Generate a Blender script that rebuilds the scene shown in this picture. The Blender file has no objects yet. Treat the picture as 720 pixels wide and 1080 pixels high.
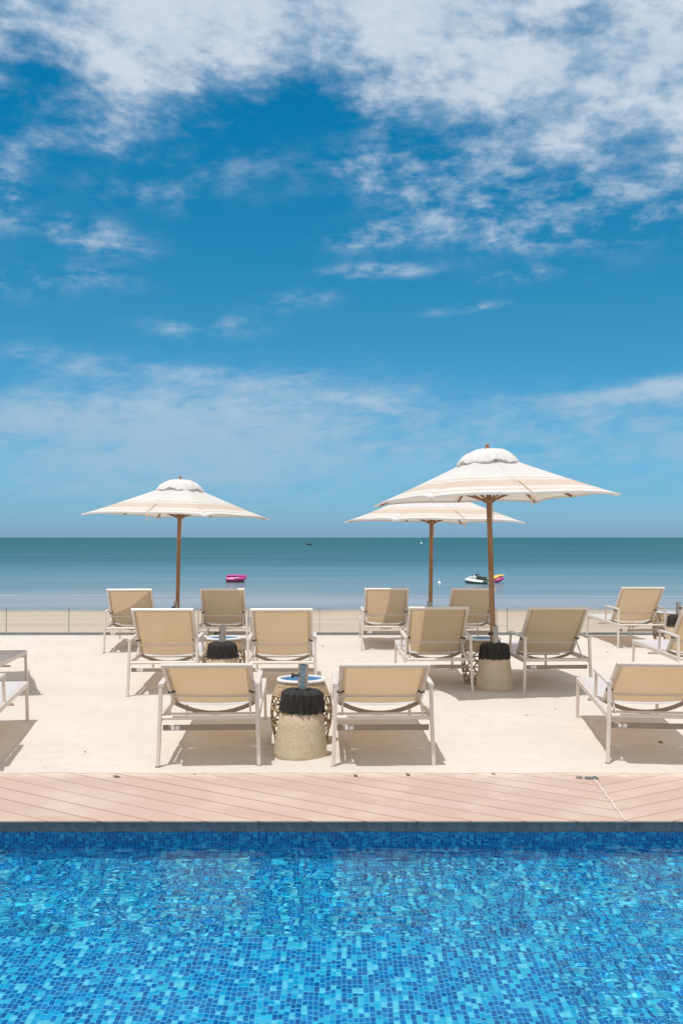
import bpy, bmesh, math, random
from mathutils import Vector, Matrix, noise
R = math.radians
random.seed(7)
scene = bpy.context.scene
COL = scene.collection

# ------------------------------------------------------------------ camera
cam_d = bpy.data.cameras.new('camera')
cam = bpy.data.objects.new('camera', cam_d)
COL.objects.link(cam)
cam.location = (0, 0, 1.6)
cam.rotation_euler = (R(90), 0, 0)
cam_d.sensor_fit = 'AUTO'
cam_d.sensor_width = 36
cam_d.lens = 35.0
cam_d.shift_y = 27 / 1080
cam_d.clip_start = 0.05
cam_d.clip_end = 60000
scene.camera = cam

# ------------------------------------------------------------------ colour management
scene.view_settings.view_transform = 'Standard'
scene.view_settings.look = 'None'
scene.view_settings.gamma = 1
scene.view_settings.exposure = 0.0
scene.view_settings.use_curve_mapping = False
scene.render.engine = 'CYCLES'
cy = scene.cycles
cy.max_bounces = 10
cy.transmission_bounces = 8
cy.transparent_max_bounces = 12
cy.sample_clamp_indirect = 6
cy.use_denoising = True
cy.blur_glossy = 0.6

# ------------------------------------------------------------------ node expression helper
class N:
    """tiny wrapper so node maths can be written as arithmetic"""
    def __init__(s, tree): s.t = tree
    def new(s, kind, **kw):
        n = s.t.nodes.new(kind)
        for k, v in kw.items(): setattr(n, k, v)
        return n
    def link(s, a, b):
        if isinstance(a, V): a = a.s
        s.t.links.new(a, b)
    def put(s, sock, val):
        if isinstance(val, V): s.t.links.new(val.s, sock)
        elif isinstance(val, bpy.types.NodeSocket): s.t.links.new(val, sock)
        else:
            if hasattr(sock.default_value, '__len__') and not hasattr(val, '__len__'):
                val = (val,) * len(sock.default_value)
            if hasattr(sock.default_value, '__len__') and len(val) == 3 and len(sock.default_value) == 4:
                val = (*val, 1)
            sock.default_value = val
    def m(s, op, *a):
        n = s.new('ShaderNodeMath', operation=op)
        for i, x in enumerate(a): s.put(n.inputs[i], x)
        return V(s, n.outputs[0])
    def sep(s, v):
        n = s.new('ShaderNodeSeparateXYZ'); s.put(n.inputs[0], v)
        return [V(s, o) for o in n.outputs]
    def comb(s, x, y, z=0):
        n = s.new('ShaderNodeCombineXYZ')
        for i, a in enumerate((x, y, z)): s.put(n.inputs[i], a)
        return V(s, n.outputs[0])
    def noise(s, vec, scale=1, detail=4, rough=0.5, dist=0, dim='3D', out=0, lac=2.0):
        n = s.new('ShaderNodeTexNoise', noise_dimensions=dim)
        s.put(n.inputs['Vector'], vec)
        s.put(n.inputs['Scale'], scale); s.put(n.inputs['Detail'], detail)
        s.put(n.inputs['Roughness'], rough); s.put(n.inputs['Distortion'], dist); s.put(n.inputs['Lacunarity'], lac)
        return V(s, n.outputs[out])
    def white(s, vec):
        n = s.new('ShaderNodeTexWhiteNoise', noise_dimensions='3D'); s.put(n.inputs['Vector'], vec)
        return V(s, n.outputs['Value'])
    def smooth(s, x, a, b, c=0.0, d=1.0):
        n = s.new('ShaderNodeMapRange', interpolation_type='SMOOTHSTEP')
        for i, q in zip((0, 1, 2, 3, 4), (x, a, b, c, d)): s.put(n.inputs[i], q)
        return V(s, n.outputs[0])
    def mix(s, f, a, b, blend='MIX'):
        n = s.new('ShaderNodeMix', data_type='RGBA', blend_type=blend)
        s.put(n.inputs[0], f); s.put(n.inputs[6], a); s.put(n.inputs[7], b)
        return V(s, n.outputs[2])
    def ramp(s, x, stops, interp='LINEAR'):
        n = s.new('ShaderNodeValToRGB'); cr = n.color_ramp; cr.interpolation = interp
        while len(cr.elements) < len(stops): cr.elements.new(0.5)
        for e, (p, c) in zip(cr.elements, stops):
            e.position = p; e.color = (*c, 1) if len(c) == 3 else c
        s.put(n.inputs[0], x)
        return V(s, n.outputs[0])
    def bump(s, h, strength=0.5, dist=0.01, normal=None):
        n = s.new('ShaderNodeBump'); s.put(n.inputs['Strength'], strength); s.put(n.inputs['Distance'], dist)
        s.put(n.inputs['Height'], h)
        if normal is not None: s.put(n.inputs['Normal'], normal)
        return V(s, n.outputs[0])
class V:
    def __init__(s, n, sock): s.n, s.s = n, sock
    def __add__(s, o): return s.n.m('ADD', s, o)
    def __radd__(s, o): return s.n.m('ADD', o, s)
    def __sub__(s, o): return s.n.m('SUBTRACT', s, o)
    def __rsub__(s, o): return s.n.m('SUBTRACT', o, s)
    def __mul__(s, o): return s.n.m('MULTIPLY', s, o)
    def __rmul__(s, o): return s.n.m('MULTIPLY', o, s)
    def __truediv__(s, o): return s.n.m('DIVIDE', s, o)
    def abs(s): return s.n.m('ABSOLUTE', s)
    def floor(s): return s.n.m('FLOOR', s)
    def fract(s): return s.n.m('FRACT', s)
    def clamp(s):
        n = s.n.new('ShaderNodeClamp'); s.n.put(n.inputs[0], s); return V(s.n, n.outputs[0])

# ------------------------------------------------------------------ sky
WATER_Z = -0.088
SHX, SHY = 0.17, 0.22                    # shadow travel per metre of height
sun_dir = Vector((-SHX, -SHY, 1)).normalized()
SUN_EL = math.asin(sun_dir.z)
SUN_ROT = math.atan2(sun_dir.x, sun_dir.y)
world = bpy.data.worlds.new('World'); scene.world = world
world.use_nodes = True
wt = world.node_tree; wt.nodes.clear()
w = N(wt)
sky = w.new('ShaderNodeTexSky', sky_type='NISHITA')
sky.sun_disc = False
sky.sun_elevation = SUN_EL
sky.sun_rotation = SUN_ROT
sky.altitude = 0; sky.air_density = 1.0; sky.dust_density = 0.3; sky.ozone_density = 2.5
geo = w.new('ShaderNodeNewGeometry')
tc = w.new('ShaderNodeTexCoord')
dx, dy, dz = w.sep(tc.outputs['Generated'])
az = w.m('ARCTAN2', dx, dy) * (180 / math.pi)
el = w.m('ARCSINE', dz) * (180 / math.pi)
# cloud sheet seen in perspective: position on a flat layer above the beach
den = w.m('MAXIMUM', dz, 0.0) + 0.06
px, py = dx / den, dy / den
def ang(X, Y):                           # photo pixel -> azimuth, elevation of that bit of sky
    u, v = (X - 360) / 1050, (567 - Y) / 1050
    return math.degrees(math.atan(u)), math.degrees(math.atan(v / math.hypot(1, u)))
def blob(X, Y, rx, ry, slope=0.0):
    a, e = ang(X, Y); sx, sy = rx / 18.3, ry / 18.3
    A = (az - a); E = (el - e) - A * slope
    d = (A * A) / (sx * sx) + (E * E) / (sy * sy)
    return w.m('EXPONENT', d * -1.0)
P = w.comb(px, py, 0)
warp = w.noise(w.comb(px, py, 3.3), 1.3, 3, 0.5, out=1)
wx, wy, wz = w.sep(warp)
P2 = w.comb(px + (wx - 0.5) * 0.7, py + (wy - 0.5) * 0.7, 0)
big = w.noise(P2, 1.15, 6, 0.62)
fine = w.noise(w.comb(px * 1.0, py * 1.6, 5.0), 5.5, 6, 0.62, dist=0.4)
fleck = w.noise(w.comb(az * 0.8 - el * 0.25 + (wx - 0.5) * 2.5, el * 1.5 + az * 0.2 + (wy - 0.5) * 2.5, 1.0), 0.42, 9, 0.63)
puff = w.noise(w.comb(az * 0.75 - el * 0.2, el * 1.25 + az * 0.2, 21.0), 0.27, 3, 0.5)
# top bank of altocumulus
a0 = el - 22.9 + w.m('MAXIMUM', az - 1.0, 0.0) * 0.29 + w.m('MAXIMUM', az * -1.0 - 5.0, 0.0) * 0.16
bank = w.smooth(a0 + (big - 0.5) * 9.0, -4.0, 5.0)
left_hole = blob(25, 70, 60, 50)
gap = blob(585, 25, 70, 16) + blob(330, 112, 60, 30)
tex = fleck * 0.48 + puff * 0.30 + fine * 0.22
d1 = w.smooth(tex + bank * 0.36 - left_hole * 0.20 - gap * 0.15, 0.55, 0.88) * w.smooth(bank, 0.0, 0.5) * 0.93
# scattered wisps
wis = (blob(392, 250, 48, 13, 0.1) + blob(100, 250, 60, 18, -0.12) + blob(150, 205, 75, 16, -0.1) * 0.5 + blob(15, 300, 55, 16, -0.05) * 0.7
       + blob(105, 292, 50, 12, -0.1) * 0.6 + blob(0, 200, 26, 36) + blob(215, 345, 60, 12, 0.02) + blob(312, 318, 42, 11, 0.1)
       + blob(540, 293, 42, 7, 0.12) + blob(400, 286, 60, 8, 0.0) + blob(560, 225, 120, 32, 0.0) * 1.2 + blob(640, 170, 150, 70, 0.0) + blob(470, 160, 90, 40, 0.0)
       + blob(240, 180, 90, 28, 0.0) * 0.45 + blob(425, 180, 60, 18, 0.0) + blob(490, 325, 40, 5, 0.1) + blob(110, 150, 35, 9, -0.2))
streak = w.noise(w.comb(az * 0.26 + (wx - 0.5) * 0.9, el * 0.75 - az * 0.06 + (wy - 0.5) * 0.8, 9.0), 1.5, 7, 0.62)
d2 = w.smooth(streak * 0.4 + fleck * 0.6, 0.42, 0.64) * w.smooth(wis, 0.0, 0.9) * 0.58
# soft thin veils low down
low = (blob(235, 455, 235, 52, 0.04) + blob(40, 435, 70, 20, 0) * 0.6 + blob(690, 412, 95, 11, 0.08) + blob(60, 375, 130, 22, -0.1) * 0.25
       + blob(690, 470, 170, 45) * 0.5 + blob(180, 505, 260, 30) * 0.35 + blob(300, 412, 90, 10, -0.1) * 0.3)
d3 = w.smooth(streak * 0.6 + fleck * 0.4 + w.m('MINIMUM', low, 1.0) * 0.42, 0.46, 0.98) * 0.88 * w.smooth(low, 0.0, 0.4)
fill_cloud = w.smooth(fleck * 0.5 + big * 0.5, 0.34, 0.60) * 0.85 * w.m('MAXIMUM', w.smooth(az.abs(), 26, 50), w.smooth(el, 32, 48))  # unseen cloud added overhead and behind the camera to neutralise blue fill
dens = w.m('MAXIMUM', w.m('MAXIMUM', d1, d2), w.m('MAXIMUM', d3, fill_cloud))
hsv = w.new('ShaderNodeHueSaturation')
w.put(hsv.inputs['Hue'], 0.482); w.put(hsv.inputs['Saturation'], 1.25); w.put(hsv.inputs['Value'], 1.0)
w.put(hsv.inputs['Color'], sky.outputs[0])
elc = w.m('MAXIMUM', el, 0.0)
tint = w.ramp(elc / 40.0, [(0.0, (0.29, 0.57, 1.14)), (0.04, (0.29, 0.58, 1.0)), (0.12, (0.27, 0.62, 0.88)), (0.30, (0.24, 0.67, 0.80)), (0.55, (0.04, 0.70, 0.86)), (0.85, (0.02, 0.66, 0.84))])
skyc = w.mix(1.0, V(w, hsv.outputs[0]), tint, 'MULTIPLY')
shade = w.smooth(puff * 0.4 + fleck * 0.6 + (dens - 0.5) * 0.22, 0.36, 0.72)
cloudc = w.mix(shade, (2.9, 4.1, 5.4), (5.2, 5.8, 6.6))
cloudlow = w.mix(w.smooth(el, 3.0, 16.0), (2.7, 4.1, 5.4), cloudc)
cloudlow = w.mix(w.m('MAXIMUM', w.smooth(az.abs(), 26, 50), w.smooth(el, 32, 48)), cloudlow, (6.6, 6.2, 5.7))  # the added unseen cloud is warm white, to whiten the fill light
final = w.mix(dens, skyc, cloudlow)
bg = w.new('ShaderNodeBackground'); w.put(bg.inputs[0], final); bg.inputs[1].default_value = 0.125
wo = w.new('ShaderNodeOutputWorld'); wt.links.new(bg.outputs[0], wo.inputs[0])
world.cycles.sampling_method = 'MANUAL'; world.cycles.sample_map_resolution = 1024

sun_l = bpy.data.lights.new('sun', 'SUN')
sun_l.energy = 3.3; sun_l.angle = R(0.53); sun_l.color = (1.0, 0.965, 0.92)
sun = bpy.data.objects.new('sun', sun_l); COL.objects.link(sun)
sun.rotation_euler = sun_dir.to_track_quat('Z', 'Y').to_euler()
sun.location = (0, 0, 30)

# ------------------------------------------------------------------ mesh helpers
class MB:
    def __init__(s): s.bm = bmesh.new(); s.mi = 0
    def face(s, vs, mi=None):
        try: f = s.bm.faces.new(vs)
        except ValueError: return None
        f.material_index = s.mi if mi is None else mi
        return f
    def box(s, c, size, rot=None, mi=None):
        x, y, z = [q / 2 for q in size]; c = Vector(c)
        M = rot.to_3x3() if rot is not None else Matrix.Identity(3)
        v = [s.bm.verts.new(c + M @ Vector((sx * x, sy * y, sz * z))) for sx in (-1, 1) for sy in (-1, 1) for sz in (-1, 1)]
        for q in ((0, 1, 3, 2), (4, 6, 7, 5), (0, 4, 5, 1), (2, 3, 7, 6), (0, 2, 6, 4), (1, 5, 7, 3)):
            s.face([v[i] for i in q], mi)
        return s
    def sweep(s, pts, prof, up=(0, 0, 1), closed=False, cap=True, scale=None, mi=None):
        """sweep a closed 2-D profile along a polyline"""
        pts = [Vector(p) for p in pts]; n = len(pts); rings = []
        for i, p in enumerate(pts):
            if closed: t = (pts[(i + 1) % n] - pts[i - 1])
            elif i == 0: t = pts[1] - pts[0]
            elif i == n - 1: t = pts[-1] - pts[-2]
            else: t = (pts[i + 1] - p).normalized() + (p - pts[i - 1]).normalized()
            t.normalize(); u = Vector(up)
            if abs(t.dot(u)) > 0.97: u = Vector((0, 1, 0)) if abs(t.y) < 0.9 else Vector((1, 0, 0))
            a = t.cross(u).normalized(); b = a.cross(t).normalized()
            k = 1 if scale is None else scale[i]
            rings.append([s.bm.verts.new(p + a * q[0] * k + b * q[1] * k) for q in prof])
        m = len(prof)
        for i in range(n if closed else n - 1):
            r0, r1 = rings[i], rings[(i + 1) % n]
            for j in range(m): s.face([r0[j], r0[(j + 1) % m], r1[(j + 1) % m], r1[j]], mi)
        if cap and not closed:
            s.face(rings[0][::-1], mi); s.face(rings[-1], mi)
        return s
    def tube(s, pts, r, n=8, **kw):
        return s.sweep(pts, [(r * math.cos(2 * math.pi * k / n), r * math.sin(2 * math.pi * k / n)) for k in range(n)], **kw)
    def bar(s, pts, wd, ht, bev=0.004, **kw):
        a, b = wd / 2, ht / 2; c = min(bev, a * 0.8, b * 0.8)
        return s.sweep(pts, [(-a + c, -b), (a - c, -b), (a, -b + c), (a, b - c), (a - c, b), (-a + c, b), (-a, b - c), (-a, -b + c)], **kw)
    def lathe(s, prof, n=32, c=(0, 0, 0), cap=True, mi=None, wob=None):
        c = Vector(c); rings = []
        for r, z in prof:
            rings.append([s.bm.verts.new(c + Vector((r * math.cos(2 * math.pi * k / n), r * math.sin(2 * math.pi * k / n), z)) * 1.0) for k in range(n)])
        for i in range(len(prof) - 1):
            for j in range(n): s.face([rings[i][j], rings[i][(j + 1) % n], rings[i + 1][(j + 1) % n], rings[i + 1][j]], mi)
        if cap: s.face(rings[0][::-1], mi); s.face(rings[-1], mi)
        return s
    def grid(s, xs, ys, f, mi=None):
        g = [[s.bm.verts.new(f(x, y)) for y in ys] for x in xs]
        for i in range(len(xs) - 1):
            for j in range(len(ys) - 1): s.face([g[i][j], g[i + 1][j], g[i + 1][j + 1], g[i][j + 1]], mi)
        return g
    def build(s, name, mats, parent=None, smooth=False, label=None):
        me = bpy.data.meshes.new(name)
        s.bm.normal_update()
        if smooth: 
            for f in s.bm.faces: f.smooth = True
        s.bm.to_mesh(me); s.bm.free()
        if not isinstance(mats, (list, tuple)): mats = [mats]
        for m in mats: me.materials.append(m)
        if smooth:
            me.set_sharp_from_angle(angle=R(40))
        o = bpy.data.objects.new(name, me); COL.objects.link(o)
        if parent is not None: o.parent = parent
        if label: o['label'] = label
        return o
def empty(name, loc=(0, 0, 0), rz=0.0):
    o = bpy.data.objects.new(name, None); COL.objects.link(o)
    o.empty_display_size = 0.2
    o.location = loc; o.rotation_euler = (0, 0, rz); return o
def tag(o, label, cat, group=None):
    o['label'] = label; o['category'] = cat
    if group: o['group'] = group
    return o
def struct(o): o['kind'] = 'structure'; return o
def copy_tree(o, parent=None):
    c = o.copy(); COL.objects.link(c); c.parent = parent
    for ch in [q for q in bpy.data.objects if q.parent == o and q != c]: copy_tree(ch, c)
    return c

# ------------------------------------------------------------------ materials
def mat(name):
    m = bpy.data.materials.new(name); m.use_nodes = True
    t = m.node_tree; t.nodes.clear(); n = N(t)
    o = n.new('ShaderNodeOutputMaterial'); n.out = o
    n.g = n.new('ShaderNodeNewGeometry'); n.tc = n.new('ShaderNodeTexCoord')
    n.pos = V(n, n.g.outputs['Position']); n.obj = V(n, n.tc.outputs['Object'])
    return m, n
def principled(n, col, rough=0.5, metal=0.0, normal=None, spec=0.5):
    p = n.new('ShaderNodeBsdfPrincipled')
    n.put(p.inputs['Base Color'], col); n.put(p.inputs['Roughness'], rough); n.put(p.inputs['Metallic'], metal)
    n.put(p.inputs['Specular IOR Level'], spec)
    if normal is not None: n.put(p.inputs['Normal'], normal)
    return p
def simple(name, col, rough=0.5, metal=0.0, var=0.12, scale=12, bump=0.0, bscale=60):
    m, n = mat(name)
    k = n.noise(n.obj, scale, 4, 0.6)
    c = n.mix(n.smooth(k, 0.3, 0.7), [q * (1 - var) for q in col], [min(1, q * (1 + var)) for q in col])
    nm = n.bump(n.noise(n.obj, bscale, 3, 0.6), bump, 0.01) if bump else None
    p = principled(n, c, n.smooth(k, 0.2, 0.8, rough * 0.9, min(1, rough * 1.1)), metal, nm)
    n.link(p.outputs[0], n.out.inputs[0])
    return m
def fabric(name, col, trans, see=0.0, stripes=False, tcol=None, hem=0.0):
    """woven cloth: diffuse + light passing through + a few open pores"""
    m, n = mat(name)
    k = n.noise(n.obj, 5, 3, 0.6)
    if stripes:
        uv = n.sep(V(n, n.tc.outputs['UV']))
        v = uv[1] + (n.noise(n.obj, 3, 2) - 0.5) * 0.004
        beige = (0.61, 0.525, 0.465); wh = col
        c = n.ramp(v, [(0.0, wh), (0.075, beige), (0.10, wh), (0.17, beige), (0.325, wh), (0.36, beige), (0.385, wh)], 'CONSTANT')
        c = n.mix(n.smooth(k, 0.3, 0.8) * 0.5, c, (0.88, 0.87, 0.86), 'MULTIPLY')
    else:
        c = n.mix(n.smooth(k, 0.25, 0.75), [q * 0.93 for q in col], col)
    ox, oy, oz = n.sep(n.obj)
    if hem:                              # doubled, stitched cloth along both edges
        hm = n.m('GREATER_THAN', ox.abs(), hem); st = n.m('LESS_THAN', (ox.abs() - hem - 0.004).abs(), 0.0016)
        c = n.mix(hm * 0.28 + st * 0.3, c, (0.20, 0.13, 0.08))
    weave = n.m('SINE', ox * 900) * n.m('SINE', (oy + oz) * 900)
    nm = n.bump(weave + n.noise(n.obj, 9, 3) * 2.0, 0.25, 0.002)
    d = n.new('ShaderNodeBsdfDiffuse'); n.put(d.inputs[0], c); n.put(d.inputs['Normal'], nm)
    tr = n.new('ShaderNodeBsdfTranslucent')
    n.put(tr.inputs[0], c if tcol is None else tcol)
    mx = n.new('ShaderNodeMixShader'); n.put(mx.inputs[0], (trans - hm * trans * 0.5) if hem else trans)
    n.link(d.outputs[0], mx.inputs[1]); n.link(tr.outputs[0], mx.inputs[2]); last = mx.outputs[0]
    if see:
        tp = n.new('ShaderNodeBsdfTransparent'); m2 = n.new('ShaderNodeMixShader'); m2.inputs[0].default_value = see
        n.link(last, m2.inputs[1]); n.link(tp.outputs[0], m2.inputs[2]); last = m2.outputs[0]
    n.link(last, n.out.inputs[0])
    return m
def mosaic():
    m, n = mat('pool_mosaic')
    x, y, z = n.sep(n.pos)
    nx, ny, nz = n.sep(V(n, n.g.outputs['True Normal']))
    flat = n.m('GREATER_THAN', nz.abs(), 0.5)
    side = n.m('GREATER_THAN', nx.abs(), 0.5)
    a = (x * (1 - side) + y * side) * (1 / 0.0210)
    b = (y * flat + z * (1 - flat)) * (1 / 0.038)
    ca = a.floor()
    off = n.white(n.comb(ca, 3.1, 0.0))
    b = b + off
    cb = b.floor()
    fa, fb = a.fract(), b.fract()
    e = n.m('MINIMUM', n.m('MINIMUM', fa, 1 - fa), n.m('MINIMUM', fb, 1 - fb))
    tile = n.smooth(e, 0.045, 0.085)
    rnd = n.white(n.comb(ca, cb, 7.7)) 
    patch = n.noise(n.comb(ca, cb, 0), 0.13, 2)
    run = n.white(n.comb(ca, (cb * 0.4 + n.white(n.comb(ca, 9.0, 0)) * 5).floor(), 2.2))
    r2 = rnd * 0.55 + run * 0.45 + (patch - 0.5) * 0.30
    c = n.ramp(r2, [(0.0, (0.000, 0.105, 0.34)), (0.28, (0.000, 0.145, 0.42)), (0.45, (0.000, 0.20, 0.50)), (0.58, (0.0, 0.38, 0.64)), (0.68, (0.06, 0.53, 0.71)), (0.78, (0.30, 0.68, 0.79))], 'CONSTANT')
    c = n.mix(tile, (0.20, 0.52, 0.70), c)
    dry = n.m('GREATER_THAN', z, WATER_Z - 0.012)
    c = n.mix(dry, c, n.mix(rnd, (0.16, 0.17, 0.19), (0.25, 0.26, 0.28)))
    p = principled(n, c, 0.3, 0, n.bump(tile, 0.4, 0.002))
    n.link(p.outputs[0], n.out.inputs[0])
    return m
def sand_mat():
    m, n = mat('dry_sand')
    k1 = n.noise(n.pos, 0.8, 5, 0.6); k2 = n.noise(n.pos, 9, 5, 0.65); k3 = n.noise(n.pos, 350, 2, 0.5)
    c = n.mix(n.smooth(k1 * 0.6 + k2 * 0.4, 0.36, 0.64), (0.555, 0.518, 0.472), (0.605, 0.562, 0.512))
    c = n.mix(n.smooth(k3, 0.62, 0.78) * 0.25, c, (0.45, 0.35, 0.25))
    vor = n.new('ShaderNodeTexVoronoi'); vor.feature = 'SMOOTH_F1'; n.put(vor.inputs['Scale'], 5.5); n.put(vor.inputs['Vector'], n.pos)
    foot = n.smooth(V(n, vor.outputs['Distance']), 0.05, 0.55)
    h = k2 * 0.9 + n.noise(n.pos, 32, 4, 0.6) * 0.35 + foot * n.smooth(k1, 0.4, 0.6) * 0.8 + k3 * 0.05
    p = principled(n, c, 0.95, 0, n.bump(h, 0.5, 0.024), 0.15)
    n.link(p.outputs[0], n.out.inputs[0]); return m
def beach_mat():
    m, n = mat('wet_beach_sand')
    x, y, z = n.sep(n.pos)
    k = n.noise(n.comb(x * 0.05, y * 0.6, 0), 1, 5, 0.6); k2 = n.noise(n.comb(x * 0.02, y * 0.15, 4), 1, 4, 0.6)
    wet = n.smooth(y + (k2 - 0.5) * 5, 46, 50)
    c = n.mix(n.smooth(k, 0.3, 0.7), (0.44, 0.37, 0.30), (0.52, 0.44, 0.365))
    c = n.mix(wet, c, (0.34, 0.30, 0.26))
    p = principled(n, c, n.smooth(wet, 0, 1, 0.9, 0.25), 0, n.bump(k + n.noise(n.pos, 3, 4) * 0.3, 0.3, 0.05), 0.3)
    n.link(p.outputs[0], n.out.inputs[0]); return m
def sea_mat():
    m, n = mat('sea_water')
    x, y, z = n.sep(n.pos)
    wob = n.noise(n.comb(x * 0.012, y * 0.05, 0), 1, 4, 0.6) - 0.5
    yy = y + wob * 10
    lg = n.m('LOGARITHM', n.m('MAXIMUM', yy, 1.0), 10.0)      # 50 m = 1.70, 100 = 2, 1000 = 3
    c = n.ramp((lg - 1.6) / 2.4, [(0.0, (0.34, 0.33, 0.335)), (0.075, (0.30, 0.315, 0.335)), (0.092, (0.20, 0.26, 0.29)), (0.16, (0.10, 0.215, 0.26)),
                                    (0.24, (0.045, 0.135, 0.175)), (0.5, (0.024, 0.115, 0.138)), (0.9, (0.020, 0.105, 0.118)), (1.0, (0.012, 0.07, 0.085))])
    st = n.noise(n.comb(x * 0.02, lg * 22, 2), 1, 6, 0.65)
    c = n.mix(n.smooth(st, 0.40, 0.62) * 0.5, c, (0.55, 0.72, 0.82), 'MULTIPLY')
    # two low foam lines where the swell feels the bottom
    f1 = n.smooth((yy - 61.5 + (n.noise(n.comb(x * 0.09, 0, 0), 1, 3) - 0.5) * 2.6).abs(), 0.55, 0.0)
    f2 = n.smooth((yy - 67.5 + (n.noise(n.comb(x * 0.06, 8, 0), 1, 3) - 0.5) * 5).abs(), 0.5, 0.0) * n.smooth(n.noise(n.comb(x * 0.05, 3, 1), 1, 3), 0.48, 0.6)
    foam = (n.m('MAXIMUM', f1 * n.smooth(n.noise(n.comb(x * 0.10, y * 0.4, 1), 1, 4), 0.36, 0.60), f2 * 0.6)).clamp()
    c = n.mix(foam * 0.5, c, (0.56, 0.52, 0.50))
    h = n.noise(n.comb(x * 0.25, y * 0.9, 0), 1, 5, 0.62) * 1.0 + n.noise(n.comb(x * 1.3, y * 3.2, 0), 1, 4, 0.6) * 0.35
    far = n.smooth(lg, 1.75, 2.4)
    nm = n.bump(h, n.smooth(far, 0, 1, 0.06, 0.35), 0.25)
    d = n.new('ShaderNodeBsdfDiffuse'); n.put(d.inputs[0], c)
    g = n.new('ShaderNodeBsdfGlossy'); n.put(g.inputs['Roughness'], 0.16); n.put(g.inputs['Normal'], nm); n.put(g.inputs[0], (0.78, 0.80, 0.86))
    mx = n.new('ShaderNodeMixShader'); n.put(mx.inputs[0], n.smooth(far, 0, 1, 0.42, 0.16))
    n.link(d.outputs[0], mx.inputs[1]); n.link(g.outputs[0], mx.inputs[2]); n.link(mx.outputs[0], n.out.inputs[0]); return m
SEAM_X = 1.63
def deck_mat():
    m, n = mat('composite_decking')
    x, y, z = n.sep(n.pos)
    th = R(33); pitch = 0.163
    per = (((x - SEAM_X) * 0.1).fract())
    xr = x - SEAM_X + (y - 6.0) * -0.075
    c_ = (y * math.cos(th) - xr.abs() * math.sin(th)) * (1 / pitch)
    l_ = (xr * math.cos(th) + y * math.sin(th))
    i = c_.floor(); f = c_.fract()
    e = n.m('MINIMUM', f, 1 - f)
    gapw = 0.014 + n.white(n.comb(i, 5, 0)) * 0.028
    gp = n.m('LESS_THAN', e, gapw)
    tone = n.white(n.comb(i, 1.0, 0))
    grain = n.noise(n.comb(l_ * 3, c_ * 26, 0), 1, 4, 0.6)
    k = n.noise(n.pos, 2.2, 5, 0.6)
    base = n.mix(tone, (0.47, 0.35, 0.30), (0.505, 0.38, 0.33))
    base = n.mix(n.smooth(grain, 0.3, 0.7) * 0.3, base, (0.84, 0.80, 0.78), 'MULTIPLY')
    base = n.mix(n.smooth(k, 0.42, 0.75) * 0.35, base, (0.66, 0.57, 0.49))
    sandy = n.smooth(y + (n.noise(n.pos, 6, 5, 0.7) - 0.5) * 0.5, 6.55, 6.85)
    base = n.mix(sandy * 0.55, base, (0.74, 0.67, 0.58))
    c = n.mix(gp * (1 - sandy * 0.5), base, (0.31, 0.195, 0.155))
    hh = (1 - gp) + grain * 0.12 + n.noise(n.pos, 60, 3) * 0.08
    p = principled(n, c, 0.72, 0, n.bump(hh, 0.5, 0.003), 0.3)
    n.link(p.outputs[0], n.out.inputs[0]); return m
def base_mat():
    m, n = mat('sand_textured_composite')
    k = n.noise(n.obj, 8, 4, 0.6); k2 = n.noise(n.obj, 110, 3, 0.6)
    c = n.mix(n.smooth(k2, 0.35, 0.7), (0.50, 0.405, 0.29), (0.68, 0.58, 0.44))
    c = n.mix(n.smooth(k, 0.35, 0.7) * 0.3, c, (0.8, 0.72, 0.6), 'MULTIPLY')
    p = principled(n, c, 0.85, 0, n.bump(k2 + k, 0.5, 0.006))
    n.link(p.outputs[0], n.out.inputs[0]); return m
def wood_mat():
    m, n = mat('oiled_wood')
    x, y, z = n.sep(n.obj)
    g = n.noise(n.comb(x * 30, y * 30, z * 2.0), 1, 5, 0.65, dist=0.5)
    c = n.ramp(g, [(0.25, (0.15, 0.068, 0.028)), (0.5, (0.28, 0.140, 0.062)), (0.75, (0.42, 0.235, 0.115))])
    p = principled(n, c, 0.5, 0, n.bump(g, 0.3, 0.003))
    n.link(p.outputs[0], n.out.inputs[0]); return m
def water_mat():
    m, n = mat('pool_water')
    g = n.new('ShaderNodeBsdfGlass') ; n.put(g.inputs['IOR'], 1.33); n.put(g.inputs['Roughness'], 0.0)
    n.put(g.inputs['Color'], (0.62, 0.965, 1.0))
    n.link(g.outputs[0], n.out.inputs[0]); return m
def pane_mat():
    m, n = mat('clear_glass')
    fr = n.new('ShaderNodeFresnel'); fr.inputs[0].default_value = 1.45
    t = n.new('ShaderNodeBsdfTransparent'); n.put(t.inputs[0], (0.93, 0.94, 0.93))
    g = n.new('ShaderNodeBsdfGlossy'); n.put(g.inputs['Roughness'], 0.02)
    mx = n.new('ShaderNodeMixShader'); n.link(fr.outputs[0], mx.inputs[0]); n.link(t.outputs[0], mx.inputs[1]); n.link(g.outputs[0], mx.inputs[2])
    n.link(mx.outputs[0], n.out.inputs[0]); return m
def raffia_mat():
    m, n = mat('black_raffia')
    x, y, z = n.sep(n.obj)
    a = n.m('ARCTAN2', y, x)
    s = n.noise(n.comb(a * 24, z * 7, 0), 1, 5, 0.75)
    c = n.ramp(s, [(0.32, (0.004, 0.004, 0.004)), (0.55, (0.02, 0.019, 0.018)), (0.7, (0.13, 0.12, 0.11))])
    p = principled(n, c, 0.7, 0, n.bump(s, 0.9, 0.02))
    n.link(p.outputs[0], n.out.inputs[0]); return m

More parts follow.
